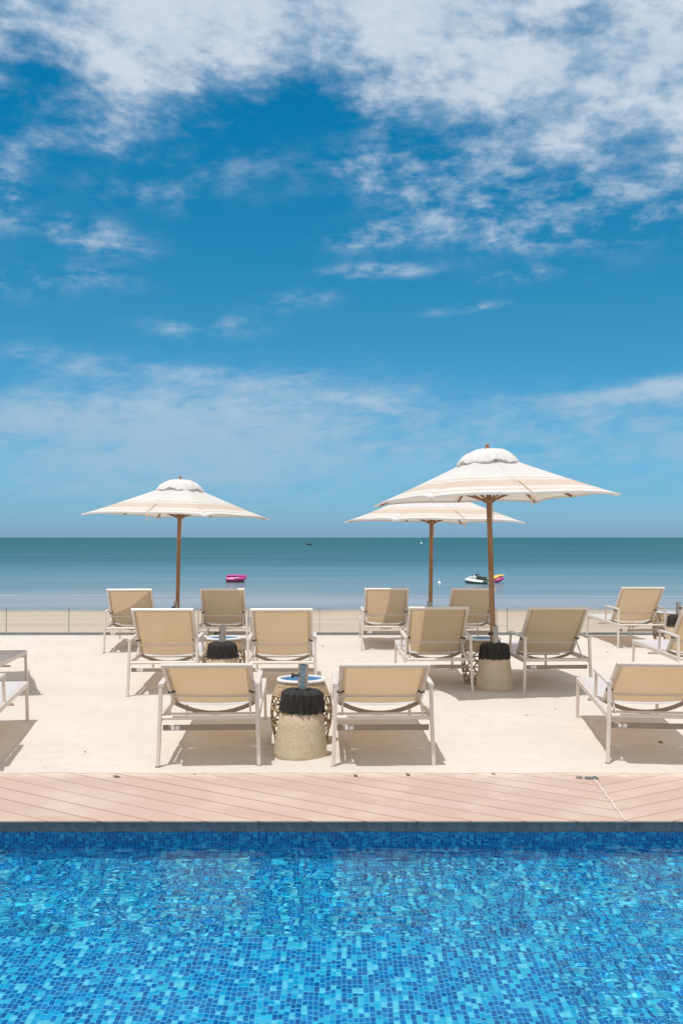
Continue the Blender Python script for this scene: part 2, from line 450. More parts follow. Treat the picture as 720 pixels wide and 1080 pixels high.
M = dict(
    sand=sand_mat(), beach=beach_mat(), sea=sea_mat(), deck=deck_mat(), mosaic=mosaic(), water=water_mat(),
    frame=simple('champagne_aluminium', (0.68, 0.615, 0.56), 0.4, 0.1, 0.05, 6),
    frame_dark=simple('dark_bar_painted_shade', (0.30, 0.25, 0.20), 0.5, 0.2, 0.06, 6),  # cross bar's shade painted into its colour; also the dark tan seat bow
    sling=fabric('tan_mesh_fabric', (0.57, 0.445, 0.315), 0.44, 0.04, tcol=(0.67, 0.475, 0.28), hem=0.262),
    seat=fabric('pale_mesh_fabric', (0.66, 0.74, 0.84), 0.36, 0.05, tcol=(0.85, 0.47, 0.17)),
    canopy=fabric('striped_canvas', (0.68, 0.70, 0.725), 0.25, stripes=True, tcol=(0.84, 0.72, 0.58)),
    vent=fabric('white_canvas', (0.82, 0.82, 0.82), 0.25),
    strap=simple('beige_webbing', (0.62, 0.50, 0.40), 0.8), 
    wood=wood_mat(), base=base_mat(), raffia=raffia_mat(),
    steel=simple('brushed_steel', (0.42, 0.41, 0.40), 0.25, 1.0, 0.1, 20),
    black=simple('black_plastic', (0.02, 0.02, 0.022), 0.4),
    white=simple('white_plastic', (0.78, 0.78, 0.78), 0.4),
    rope=simple('woven_rope', (0.43, 0.32, 0.20), 0.85, 0, 0.25, 30, 0.8, 90),
    rim=simple('white_rim', (0.80, 0.80, 0.79), 0.4),
    bluetop=simple('blue_glass_top', (0.02, 0.13, 0.30), 0.35, 0.0, 0.1, 5),
    joint=simple('pale_sealant', (0.56, 0.48, 0.42), 0.8), pane=pane_mat(), pane_edge=simple('glass_edge', (0.10, 0.13, 0.12), 0.3), channel=simple('aluminium_channel', (0.22, 0.26, 0.29), 0.45, 0.6),
    pink=simple('pink_vinyl', (0.50, 0.055, 0.28), 0.35), dred=simple('dark_red_vinyl', (0.10, 0.012, 0.03), 0.4),
    purple=simple('purple_vinyl', (0.38, 0.05, 0.22), 0.35), yellow=simple('yellow_vinyl', (0.80, 0.48, 0.09), 0.35),
    hullgreen=simple('dark_green_gelcoat', (0.01, 0.06, 0.06), 0.3), hullwhite=simple('white_gelcoat', (0.62, 0.66, 0.66), 0.25),
    grey=simple('grey_rubber', (0.22, 0.22, 0.24), 0.6), darkhull=simple('tarred_wood', (0.012, 0.012, 0.015), 0.6),
    leaf=simple('dry_leaf', (0.13, 0.08, 0.04), 0.8), coping=simple('grey_pool_edge', (0.20, 0.20, 0.20), 0.5, 0, 0.2, 10),
    under=simple('packed_sand', (0.5, 0.42, 0.33), 0.9),
)

# ------------------------------------------------------------------ setting
SEA_Z = -2.0
POOL_Y = 5.62
WALL_Y = 5.72                # the deck boards overhang the pool wall a little
DECK_SAND = 6.76
def lin(a, b, n): return [a + (b - a) * i / (n - 1) for i in range(n)]
# sand terrace
FOOT = []
rs = random.Random(41)
for _ in range(26):                      # trails of old, soft footprints
    fx, fy, fa = rs.uniform(-7, 7), rs.uniform(7.2, 15.8), rs.uniform(-0.6, 0.6) + rs.choice((0, math.pi / 2, math.pi))
    for k in range(rs.randint(4, 12)):
        sd = 0.09 * (1 if k % 2 else -1)
        FOOT.append((fx + sd * math.sin(fa), fy - sd * math.cos(fa), math.cos(fa), math.sin(fa), rs.uniform(.007, .015)))
        fx += 0.55 * math.cos(fa); fy += 0.55 * math.sin(fa); fa += rs.uniform(-.12, .12)
CELL = {}
for f in FOOT:
    for i in (-1, 0, 1):
        for j in (-1, 0, 1): CELL.setdefault((math.floor(f[0] * 2) + i, math.floor(f[1] * 2) + j), []).append(f)
def prints(x, y):
    d = 0
    for (fx, fy, c, s_, dep) in CELL.get((math.floor(x * 2), math.floor(y * 2)), ()):
        u, v = (x - fx) * c + (y - fy) * s_, -(x - fx) * s_ + (y - fy) * c
        r = (u / .17) ** 2 + (v / .085) ** 2
        if r < 5: d += dep * (-math.exp(-r) + 0.45 * math.exp(-(r - 1.9) ** 2))
    return d
def sandz(x, y):
    k = noise.fractal(Vector((x * 0.55, y * 0.55, 0)), 1, 2, 4) * 0.018 + noise.fractal(Vector((x * 3, y * 3, 5)), 1, 2, 3) * 0.011
    edge = min(1, max(0, (y - DECK_SAND) / 0.35)); far = min(1, max(0, (16.2 - y) / 0.5))
    return 0.006 + (k + prints(x, y) + 0.004) * edge * far
mb = MB()
xs = lin(-60, -7, 24)[:-1] + lin(-7, 7, 400) + lin(7, 60, 24)[1:]
ys = lin(DECK_SAND, 16.28, 270)
def sf(x, y):
    yy = y
    if y == DECK_SAND: yy = y + noise.fractal(Vector((x * 2.2, 0, 3)), 1, 2, 4) * 0.035; 
    return Vector((x, yy, 0.0015 if y == DECK_SAND else sandz(x, y)))
mb.grid(xs, ys, sf)
struct(mb.build('sand', M['sand'], smooth=True))
# beach falling to the sea, one sheet
mb = MB()
mb.grid(lin(-400, 400, 60), [16.28, 16.5, 20, 30, 40, 50, 60, 90], lambda x, y: Vector((x, y, {16.28: -0.02, 16.5: -1.15, 20: -1.45, 30: -1.72, 40: -1.87, 50: -2.0, 60: -2.12, 90: -2.6}[y] + noise.noise(Vector((x * 0.05, y * 0.1, 0))) * 0.04)))
struct(mb.build('beach', M['beach'], smooth=True))
mb = MB()
yv = [44, 60, 90, 150, 300, 800, 3000, 12000, 40000]
mb.grid([-40000, -8000, -1000, -200, 0, 200, 1000, 8000, 40000], yv, lambda x, y: Vector((x, y, SEA_Z)))
struct(mb.build('sea', M['sea']))
# ground under everything and behind the camera
mb = MB(); mb.grid([-60, 60], [-60, -3.0], lambda x, y: Vector((x, y, 0.0)))
struct(mb.build('ground', M['under']))
# decks round the pool
mb = MB()
mb.box((0, (POOL_Y + 0.14 + 16.28) / 2, -0.158), (120, 16.28 - POOL_Y - 0.14, 0.28))
mb.box((0, (POOL_Y + 6.90) / 2, -0.0035), (120, 6.90 - POOL_Y, 0.007))
struct(mb.build('pool_deck', M['deck']))
mb = MB()
pts = [(SEAM_X + (y - 6.0) * 0.075, y, 0.003) for y in lin(POOL_Y + 0.0, 6.6, 12)]
pts = [(x + random.uniform(-.006, .006), y, z) for x, y, z in pts]
mb.sweep(pts, [(-0.007, -0.002), (0.007, -0.002), (0.007, 0.002), (-0.007, 0.002)])
struct(mb.build('deck_joint', M['joint']))
# pool shell
FLOOR, SHELF = -0.56, -0.21
SX, SY = 0.86, 4.33
mb = MB()
def quad(*p): mb.face([mb.bm.verts.new(q) for q in p])
quad((-14, -3, FLOOR), (14, -3, FLOOR), (14, WALL_Y, FLOOR), (-14, WALL_Y, FLOOR))
quad((-14, WALL_Y, FLOOR), (14, WALL_Y, FLOOR), (14, WALL_Y, -0.0075), (-14, WALL_Y, -0.0075))
quad((-14, -3, FLOOR), (-14, WALL_Y, FLOOR), (-14, WALL_Y, 0), (-14, -3, 0))
quad((14, -3, FLOOR), (14, -3, 0), (14, WALL_Y, 0), (14, WALL_Y, FLOOR))
quad((-14, -3, FLOOR), (-14, -3, 0), (14, -3, 0), (14, -3, FLOOR))
quad((-14, -3, SHELF), (SX, -3, SHELF), (SX, SY, SHELF), (-14, SY, SHELF))
quad((-14, SY, SHELF), (SX, SY, SHELF), (SX, SY, FLOOR), (-14, SY, FLOOR))
quad((SX, -3, SHELF), (SX, -3, FLOOR), (SX, SY, FLOOR), (SX, SY, SHELF))
pool = struct(mb.build('pool_basin', M['mosaic']))
mb = MB()
def wz(x, y):
    a = noise.fractal(Vector((x * 3.1, y * 4.2, 0)), 1, 2, 2) * 0.0040
    b = noise.noise(Vector((x * 10, y * 21, 4))) * 0.0028 + noise.noise(Vector((x * 22, y * 44, 9))) * 0.0012
    s = 0.75 + 0.25 * min(1, max(0, (y - 3.6) / 0.9)) if x < 1.0 else 0.75 + 0.25 * min(1, max(0, max((y - 3.6) / 0.9, (x - 1.0) / 0.6)))
    return WATER_Z + (a + b) * s
wxs = lin(-14, -2.6, 60)[:-1] + lin(-2.6, 2.6, 300) + lin(2.6, 14, 60)[1:]
wys = lin(-3, 2.4, 50)[:-1] + lin(2.4, WALL_Y - 0.001, 330)
mb.grid(wxs, wys, lambda x, y: Vector((x, y, wz(x, y))))
water = struct(mb.build('pool_water', M['water'], smooth=True))
water.data.set_sharp_from_angle(angle=R(180))
sun_l.cycles.is_caustics_light = True
water.cycles.is_caustics_caster = True
pool.cycles.is_caustics_receiver = True

# ------------------------------------------------------------------ glass railing at the terrace edge
rail = empty('glass_railing', (0, 16.3, 0))
tag(rail, 'low clear glass railing along the far edge of the white sand', 'railing')
mb = MB(); mb.box((0, 0, 0.0), (22, 0.05, 0.09)); mb.build('base_channel', M['channel'], rail)
pw = 1.024; x0 = (7 - 360) / 1050 * 16.3
for k in range(-5, 16):
    mb = MB(); mb.box((x0 + pw * (k + .5), 0, 0.245), (pw - 0.012, 0.012, 0.41)); mb.build('glass_panel', M['pane'], rail)
    mb = MB(); mb.box((x0 + pw * k, 0, 0.245), (0.007, 0.014, 0.41)); mb.build('joint_strip', M['pane_edge'], rail)

# ------------------------------------------------------------------ sun loungers
def make_lounger(recline):
    root = empty('sun_lounger')
    HW, RH, L = 0.338, 0.335, 1.80
    # frame : side rails, cross bars
    mb = MB()
    for s in (-1, 1): mb.bar([(s * HW, 0.02, RH), (s * HW, L, RH)], 0.028, 0.045)
    mb.bar([(-HW, L, RH), (HW, L, RH)], 0.03, 0.045)
    mb.build('frame', M['frame'], root)
    mb = MB(); mb.tube([(-HW + .015, 0.0, RH + 0.005), (HW - .015, 0.0, RH + 0.005)], 0.015, 10); mb.build('rear_rail', M['frame'], root, True)
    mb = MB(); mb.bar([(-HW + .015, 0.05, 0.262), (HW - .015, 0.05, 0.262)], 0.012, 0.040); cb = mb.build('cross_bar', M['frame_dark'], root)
    mb = MB(); mb.box((-0.255, 0.0425, 0.262), (0.022, 0.002, 0.026)); mb.box((-0.222, 0.0425, 0.262), (0.030, 0.002, 0.030)); mb.build('sticker', M['white'], cb)
    # legs
    for s in (-1, 1):
        mb = MB(); mb.bar([(s * (HW + .012), -0.015, 0.004), (s * HW, 0.0, RH), (s * (HW - .004), 0.012, 0.55)], 0.026, 0.034, up=(0, 1, 0)); lg = mb.build('leg', M['frame'], root)
        mb = MB(); mb.box((s * (HW + .012), -0.015, 0.002), (0.032, 0.04, 0.012)); mb.build('foot_cap', M['black'], lg)
    for s in (-1, 1):
        mb = MB(); mb.bar([(s * (HW + .006), L + 0.0, 0.0), (s * HW, L - 0.02, RH)], 0.026, 0.034, up=(0, 1, 0)); lg = mb.build('leg', M['frame'], root)
        mb = MB(); mb.bar([(s * (HW - 0.0), L - 0.02, RH - 0.03), (s * (HW - 0.16), L - 0.02, RH - 0.03)], 0.02, 0.05); mb.build('corner_bracket', M['frame'], lg)
    # armrests with front posts
    for s in (-1, 1):
        mb = MB(); mb.bar([(s * (HW - .004), 0.0, 0.565), (s * (HW - .004), 0.18, 0.572), (s * (HW - .004), 0.66, 0.570), (s * (HW - .004), 0.70, 0.562)], 0.042, 0.022); ar = mb.build('armrest', M['frame'], root)
        mb = MB(); mb.bar([(s * (HW - .004), 0.675, 0.56), (s * HW, 0.70, RH + .02)], 0.022, 0.03, up=(0, 1, 0)); mb.build('arm_post', M['frame'], ar)
    # backrest
    hy, hz, BL = 0.52, 0.365, 0.76
    ca, sa = math.cos(R(recline)), math.sin(R(recline))
    def bp(x, t, o=0.0):                 # point on the backrest: t along it, o out towards the sitter
        return (x, hy - t * ca + o * sa, hz + t * sa + o * ca)
    BW = 0.297
    upv = (0, sa, ca)
    mb = MB()
    for s in (-1, 1): mb.bar([bp(s * BW, -0.02), bp(s * BW, BL)], 0.026, 0.032, up=upv)
    mb.bar([bp(-BW, 0.20, -0.022), bp(BW, 0.20, -0.022)], 0.02, 0.018, up=upv)
    br = mb.build('backrest_frame', M['frame'], root)
    mb = MB(); mb.bar([bp(-BW - .013, BL), bp(BW + .013, BL)], 0.030, 0.034, bev=.012, up=upv); mb.build('top_rail', M['frame'], br)
    mb = MB()
    def bs(x, t):
        sag = 0.018 * (1 - (x / BW) ** 2)
        if t == 0.0: t = -0.02 + 0.05 * ((x / BW) ** 2)
        return Vector(bp(x, t, -sag * math.sin(math.pi * min(1, max(0, t) / BL)) - 0.004))
    mb.grid(lin(-BW, BW, 13), lin(0.0, BL, 13), bs); mb.build('backrest_sling', M['sling'], br, True)
    for s in (-1, 1):
        mb = MB(); mb.tube([bp(s * (BW + .02), 0.26, -0.01), bp(s * (BW - .03), 0.26, -0.01)], 0.013, 8); k = mb.build('hinge_knob', M['black'], br)
        mb = MB(); mb.tube([bp(s * (BW - .022), 0.26, -0.014), (s * (BW - .01), 0.06, RH - .01)], 0.008, 7); mb.build('support_strut', M['frame'], root)
    # bowed bar under the head end of the seat
    mb = MB(); pts = [(x, hy - 0.02, hz - 0.005 - 0.075 * (1 - (x / .29) ** 2)) for x in lin(-0.29, 0.29, 17)]
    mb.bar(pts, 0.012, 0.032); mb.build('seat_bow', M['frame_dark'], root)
    mb = MB(); mb.tube([(-HW, 0.30, RH - 0.02), (HW, 0.30, RH - 0.02)], 0.009, 7); mb.build('spreader_tube', M['frame'], root)
    mb = MB(); mb.tube([(-HW, 1.15, RH - 0.07), (HW, 1.15, RH - 0.07)], 0.011, 7); mb.build('spreader_tube', M['frame'], root)
    # seat sling
    mb = MB()
    mb.grid(lin(-HW + .006, HW - .006, 13), lin(hy + 0.0, L - 0.012, 22), lambda x, y: Vector((x, y, RH + 0.026 - 0.022 * (1 - (x / HW) ** 2) * min(1, (L - y) * 5 + .2))))
    mb.build('seat_sling', M['seat'], root, True)
    return root
low_back = make_lounger(28)
high_back = make_lounger(42)
GL = 'sun loungers set out in rows on the sand'
used = set()
# x of the rear legs' centre, y of the rear legs, degrees (positive = foot swung to the left), proto, label
spots = [
 (-0.925, 6.95, 2.7, low_back, 'tan mesh lounger of the front row standing left of the front umbrella base'),
 (0.292, 6.95, 1.2, low_back, 'tan mesh lounger of the front row standing right of the front umbrella base'),
 (2.225, 7.00, -6.5, low_back, 'front row lounger cut by the right edge of the photo'),
 (-2.76, 6.75, 9, low_back, 'lounger cut by the left edge, its sunlit white foot end nearest the deck'),
 (-1.79, 10.0, 3, high_back, 'tan lounger of the middle row, leftmost whole one, left of the small bare base'),
 (-0.60, 10.0, 1.8, high_back, 'tan lounger of the middle row right behind the blue topped table'),
 (0.995, 10.25, 0, high_back, 'tan lounger of the middle row just left of the big umbrella pole, half in shade'),
 (2.215, 10.22, 3, high_back, 'shaded tan lounger of the middle row just right of the big umbrella pole'),
 (3.82, 10.3, -2, high_back, 'middle row lounger cut by the right edge of the photo, behind the nearest right one'),
 (-3.68, 9.14, 4, high_back, 'lounger cut by the left edge, grey blue foot end in shade'),
 (-2.93, 13.8, 6, high_back, 'far row lounger at the left end, left of the left umbrella pole'),
 (-1.66, 13.9, 3, high_back, 'dark shaded far row lounger right of the left umbrella pole'),
 (0.635, 14.0, 0, high_back, 'far row lounger left of the middle umbrella pole, half lit and half shaded'),
 (1.845, 14.0, 1, high_back, 'far row lounger standing behind the big umbrella pole, right of the middle umbrella pole'),
 (4.31, 14.3, 0, high_back, 'sunlit far row lounger at the right with no umbrella over it'),
]
for (x, y, a, proto, lab) in spots:
    o = proto if proto.name not in used else copy_tree(proto)
    used.add(proto.name)
    o.location = (x, y, 0.004); o.rotation_euler = (0, 0, R(a))
    tag(o, lab, 'sun lounger', GL)

# ------------------------------------------------------------------ umbrella bases
def make_base(pipe=True):
    root = empty('umbrella_base')
    mb = MB(); mb.lathe([(0.178, 0.0), (0.192, 0.02), (0.194, 0.05), (0.172, 0.24), (0.155, 0.36), (0.14, 0.375)], 40); mb.build('weighted_body', M['base'], root, True)
    mb = MB(); n = 72
    prof = [(0.05, 0.500), (0.125, 0.497), (0.148, 0.478), (0.158, 0.42), (0.166, 0.348), (0.155, 0.352)]
    rings = []
    for i, (r, z) in enumerate(prof):
        rr = []
        for k in range(n):
            t = 2 * math.pi * k / n
            j = (0.004 * math.sin(k * 2.1) + 0.004 * random.uniform(-1, 1)) if i > 1 else 0
            dz = random.uniform(-.012, .008) if i >= 4 else random.uniform(-.002, .002)
            rr.append(mb.bm.verts.new(((r + j) * math.cos(t), (r + j) * math.sin(t), z + dz)))
        rings.append(rr)
    for i in range(len(prof) - 1):
        for k in range(n): mb.face([rings[i][k], rings[i][(k + 1) % n], rings[i + 1][(k + 1) % n], rings[i + 1][k]])
    mb.build('raffia_cover', M['raffia'], root)
    mb = MB(); mb.lathe([(0.036, 0.36), (0.038, 0.68), (0.031, 0.68), (0.031, 0.40)], 20, cap=False); sl = mb.build('pole_sleeve', M['steel'], root, True)
    mb = MB(); mb.tube([(-0.03, 0, 0.60), (-0.075, 0, 0.60)], 0.008, 8); mb.tube([(-0.068, 0, 0.60), (-0.085, 0, 0.60)], 0.018, 8); mb.build('clamp_knob', M['black'], sl)
    return root
GB = 'umbrella bases with black raffia covers'
base0 = make_base()
bases = [
 (-0.300, 7.24, 0.0, 2.0, 'empty umbrella base nearest the pool with a steel pipe and black raffia cover', 1.0),
 (-1.255, 10.5, 0, 0, 'empty umbrella base with black cover between the two left middle row loungers', 1.0),
 (1.60, 10.42, -0.0, 0, 'umbrella base with black cover carrying the biggest striped umbrella', 1.0),
 (-2.385, 14.4, 0, 0, 'umbrella base at the foot of the left umbrella, mostly hidden by loungers', 1.0),
 (1.275, 14.4, 0, 0, 'umbrella base at the foot of the middle umbrella, mostly hidden by loungers', 1.0),
 (4.80, 14.2, 0, 0, 'empty umbrella base at the right edge of the photo, beside the far right lounger', 1.0),
 (-4.62, 10.2, 0, 0, 'umbrella base just outside the left edge of the photo', 1.0),
]
for i, (x, y, z, tilt, lab, k) in enumerate(bases):
    o = base0 if i == 0 else copy_tree(base0)
    o.location = (x, y, z - 0.004); o.rotation_euler = (0, R(tilt), R(20 * i)) if i else (0, R(tilt), 0)
    tag(o, lab, 'umbrella base', GB)

# ------------------------------------------------------------------ rope side tables
def make_table():
    root = empty('side_table')
    prof = [(0.175, 0.488), (0.192, 0.45), (0.212, 0.40), (0.228, 0.34), (0.236, 0.28), (0.236, 0.21), (0.228, 0.14), (0.212, 0.07), (0.200, 0.012)]
    def rad(z):
        for (r0, z0), (r1, z1) in zip(prof, prof[1:]):
            if z <= z0 and z >= z1:
                t = (z0 - z) / (z0 - z1); return r0 + (r1 - r0) * t
        return prof[0][0] if z > prof[0][1] else prof[-1][0]
    mb = MB()
    mb.lathe([(rad(z) + 0.003 * (i % 2), z) for i, z in enumerate(lin(0.480, 0.375, 16))] + [(rad(z) - .012, z) for z in lin(0.375, 0.48, 5)], 48, cap=False)
    mb.build('woven_band', M['rope'], root, True)
    mb = MB()
    for k in range(16):
        for d in (-1, 1):
            pts = []
            for i in range(13):
                z = 0.385 - (0.385 - 0.015) * i / 12; t = 2 * math.pi * k / 16 + d * (0.385 - z) * 3.2
                r = rad(z) + 0.003 * d * (1 if (i % 2) else -1)
                pts.append((r * math.cos(t), r * math.sin(t), z))
            mb.tube(pts, 0.0055, 6)
    mb.build('rope_lattice', M['rope'], root, True)
    mb = MB()
    for z in (0.375, 0.27, 0.15, 0.02):
        r = rad(z); mb.tube([(r * math.cos(t), r * math.sin(t), z) for t in [2 * math.pi * i / 36 for i in range(36)]], 0.009, 6, closed=True)
    mb.build('hoop', M['rope'], root, True)
    mb = MB(); mb.lathe([(0.165, 0.478), (0.188, 0.480), (0.192, 0.492), (0.186, 0.502), (0.168, 0.502), (0.164, 0.490)], 48, cap=False); mb.build('rim', M['rim'], root, True)
    mb = MB(); mb.lathe([(0.166, 0.486), (0.166, 0.493)], 48); mb.build('table_top', M['bluetop'], root)
    return root
GT = 'round rope lattice side tables'
tab0 = make_table()
tabs = [(-0.315, 7.80, 'rope lattice table with blue top right behind the front umbrella base'),
        (-1.30, 11.0, 'rope lattice table behind the base between the two left middle row loungers'),
        (1.555, 10.93, 'shaded rope lattice table behind the base of the biggest umbrella'),
        (4.86, 14.78, 'rope lattice table near the right edge, beside the far right lounger'),]
for i, (x, y, lab) in enumerate(tabs):
    o = tab0 if i == 0 else copy_tree(tab0)
    o.location = (x, y, 0.0); o.rotation_euler = (0, 0, R(11 * i))
    tag(o, lab, 'side table', GT)

# ------------------------------------------------------------------ umbrellas
def make_umbrella(seed):
    random.seed(seed)
    root = empty('beach_umbrella')
    S = 1.36; HC, HT = 2.00, 2.495
    mb = MB(); mb.lathe([(0.024, 0.42), (0.0285, 0.5), (0.0285, 2.40), (0.024, 2.47)], 18); pole = mb.build('pole', M['wood'], root, True)
    # canopy: four faces, each with a rib in the middle, slightly slack between the ribs
    mb = MB(); uvs = {}
    NU, NV = 16, 14
    def hem(side, u):                    # u 0..1 along one side of the square
        a0, a1 = math.pi / 2 * side, math.pi / 2 * (side + 1)
        p0 = Vector((S * math.cos(a0), S * math.sin(a0), 0)); p1 = Vector((S * math.cos(a1), S * math.sin(a1), 0))
        p = p0.lerp(p1, u)
        slack = math.sin(2 * math.pi * u) ** 2
        p = p * (1 - 0.014 * slack)
        tip = (abs(2 * u - 1)) ** 6
        return p, HC + 0.028 + 0.005 * slack - 0.028 * tip
    for side in range(4):
        g = []
        for i in range(NU + 1):
            u = i / NU; p, hz = hem(side, u); row = []
            for j in range(NV + 1):
                v = j / NV
                q = p * (1 - v) + p.normalized() * 0.02 * v
                z = hz + (HT - hz) * (v ** 1.06) - 0.011 * math.sin(math.pi * v) * math.sin(2 * math.pi * u) ** 2
                vert = mb.bm.verts.new((q.x, q.y, z)); uvs[vert] = (u, v); row.append(vert)
            g.append(row)
        for i in range(NU):
            for j in range(NV): mb.face([g[i][j], g[i + 1][j], g[i + 1][j + 1], g[i][j + 1]])
        # folded hem hanging 25 mm
        dn = []
        for i in range(NU + 1):
            c = g[i][0].co; vert = mb.bm.verts.new((c.x * 1.001, c.y * 1.001, c.z - 0.022)); uvs[vert] = (i / NU, -0.01); dn.append(vert)
        for i in range(NU): mb.face([dn[i], dn[i + 1], g[i + 1][0], g[i][0]])
    lay = mb.bm.loops.layers.uv.new('UVMap')
    for f in mb.bm.faces:
        for l in f.loops: l[lay].uv = uvs[l.vert]
    bmesh.ops.remove_doubles(mb.bm, verts=mb.bm.verts, dist=0.0005)
    can = mb.build('canopy', M['canopy'], root, True)
    # gathered vent cap
    mb = MB(); n = 64; rings = []
    for i, (r, z, wv) in enumerate([(0.012, 2.530, 0), (0.08, 2.528, .005), (0.15, 2.512, .009), (0.215, 2.482, .011), (0.275, 2.435, .009), (0.308, 2.378, .011), (0.306, 2.370, .011)]):
        rr = []
        for k in range(n):
            t = 2 * math.pi * k / n
            sq = 1 + 0.10 * math.cos(4 * t)
            wr = wv * 0.6 * (math.sin(13 * t + math.sin(3 * t) * 2 + i * .8) + 0.7 * math.sin(29 * t + i * 1.9) + random.uniform(-1, 1))
            arch = (0.0, 0.028, 0.042)[max(0, i - 4)] * max(0, -math.cos(4 * t)) ** 2 if i >= 4 else 0
            rr.append(mb.bm.verts.new(((r * sq + wr) * math.cos(t), (r * sq + wr) * math.sin(t), z + wr * .5 + arch)))
        rings.append(rr)
    mb.face(rings[0][::-1])
    for i in range(len(rings) - 1):
        for k in range(n): mb.face([rings[i][k], rings[i][(k + 1) % n], rings[i + 1][(k + 1) % n], rings[i + 1][k]])
    mb.build('vent', M['vent'], can, True)
    mb = MB(); mb.lathe([(0.016, 2.52), (0.024, 2.54), (0.016, 2.555), (0.024, 2.57), (0.010, 2.585)], 16); mb.build('finial', M['wood'], root, True)
    mb = MB(); mb.lathe([(0.05, 2.37), (0.06, 2.39), (0.06, 2.42), (0.04, 2.43)], 16)
    mb.build('hub', M['wood'], root, True)
    mb = MB(); mb.lathe([(0.05, 1.965), (0.06, 1.975), (0.06, 2.01), (0.045, 2.02)], 16); mb.build('slider', M['wood'], root, True)
    for k in range(8):
        t = math.pi / 4 * k; rr = S if k % 2 == 0 else S * math.cos(math.pi / 4)
        hz = HC if k % 2 == 0 else HC + 0.028
        end = Vector((rr * 0.975 * math.cos(t), rr * .975 * math.sin(t), hz - 0.012)); top = Vector((.05 * math.cos(t), .05 * math.sin(t), HT - 0.03))
        mb = MB(); mb.bar([top, top.lerp(end, .5) + Vector((0, 0, -.008)), end], 0.018, 0.026); rb = mb.build('rib', M['wood'], root)
        mid = top.lerp(end, 0.50) + Vector((0, 0, -.02))
        mb = MB(); mb.bar([(.055 * math.cos(t), .055 * math.sin(t), 1.99), mid], 0.014, 0.02); mb.build('strut', M['wood'], rb)
        if k % 2 == 0:
            mb = MB(); mb.box(end + Vector((0.012 * math.cos(t), 0.012 * math.sin(t), 0.002)), (0.07, 0.07, 0.022), Matrix.Rotation(t + math.pi / 4, 3, 'Z')); mb.build('corner_pocket', M['vent'], can)
    # closing strap hanging off one side, near its corner
    p, hz = hem(2, 0.53); q = p * 1.004
    mb = MB(); mb.bar([(q.x * .72, q.y * .72, hz + .135), (q.x * 0.985, q.y * 0.985, hz + .018), (q.x, q.y, hz - .03), (q.x * .995, q.y * .995, hz - 0.13)], 0.016, 0.004, up=(q.x, q.y, 0)); mb.build('tie_strap', M['strap'], root)
    mb = MB(); mb.tube([(0.035, -0.02, 1.96), (0.05, -0.03, 1.86), (0.038, -0.02, 1.76), (0.045, -0.02, 1.86), (0.055, -.01, 1.97)], 0.004, 5); mb.build('pull_cord', M['white'], root)
    return root
GU = 'square striped wooden umbrellas'
um = make_umbrella(3)
ums = [(1.60, 10.42, 0.0, 58, -1.7, 'biggest and nearest striped umbrella, on the right, overlapping the one behind it'),
       (1.275, 14.4, -0.17, 64, 0.7, 'middle striped umbrella, lower and farther, partly hidden behind the big right one'),
       (-2.385, 14.4, -0.09, 24, 1.3, 'striped umbrella standing alone on the left'),
       (-4.62, 10.2, 0.0, 66, 0.0, 'striped umbrella just outside the left edge of the photo, only its shadow showing')]
for i, (x, y, z, a, ty, lab) in enumerate(ums):
    o = um if i == 0 else copy_tree(um)
    o.rotation_mode = 'XYZ'
    o.location = (x, y, z); o.rotation_euler = (0, R(ty), R(a))
    o.matrix_world = Matrix.Translation((x, y, z)) @ Matrix.Rotation(R(ty), 4, 'Y') @ Matrix.Rotation(R(a), 4, 'Z')
    tag(o, lab, 'umbrella', GU)

# ------------------------------------------------------------------ things on the water
def loft(secs, mats, name, parent=None, split=None):
    """secs: list of (y, [(x, z), ...]) closed cross sections"""
    mb = MB(); rings = [[mb.bm.verts.new((x, y, z)) for x, z in s] for y, s in secs]
    m = len(rings[0])
    for i in range(len(rings) - 1):
        for j in range(m):
            f = mb.face([rings[i][j], rings[i][(j + 1) % m], rings[i + 1][(j + 1) % m], rings[i + 1][j]])
            if f and split is not None: f.material_index = 1 if f.calc_center_median().z < split else 0
    mb.face(rings[0][::-1]); mb.face(rings[-1])
    return mb.build(name, mats, parent, True)
def oval(cx, cz, rx, rz, n=14): return [(cx + rx * math.cos(2 * math.pi * k / n), cz + rz * math.sin(2 * math.pi * k / n)) for k in range(n)]
# pink inflatable
ring = empty('inflatable_raft', (-8.5, 80.4, SEA_Z), R(8))
tag(ring, 'pink inflatable towable raft floating near the shore at the left', 'inflatable')
mb = MB(); mb.sweep([(x, 0, z) for x, z in [(-0.78, .30), (-0.4, .30), (0, .30), (0.5, .33), (0.85, .42)]], oval(0, 0, 0.75, 0.24), up=(0, 0, 1), scale=[.82, 1, 1, .95, .5]); mb.build('body', M['pink'], ring, True)
mb = MB()
for s in (-1, 1): mb.tube([(-0.8, s * .45, .10), (0, s * .5, .08), (0.62, s * .45, .12)], 0.16, 10)
mb.build('float_tube', M['dred'], ring, True)
mb = MB(); mb.sweep([(-0.75, 0, .54), (-.1, 0, .55), (0.55, 0, .52), (.86, 0, .56)], oval(0, 0, .6, .07), scale=[.8, 1, .9, .5]); mb.build('seat_pad', M['pink'], ring, True)
mb = MB(); mb.tube([(-.15, -.72, .36), (0.1, -.78, .42), (.2, -.72, .36)], 0.03, 6); mb.build('handle', M['white'], ring, True)
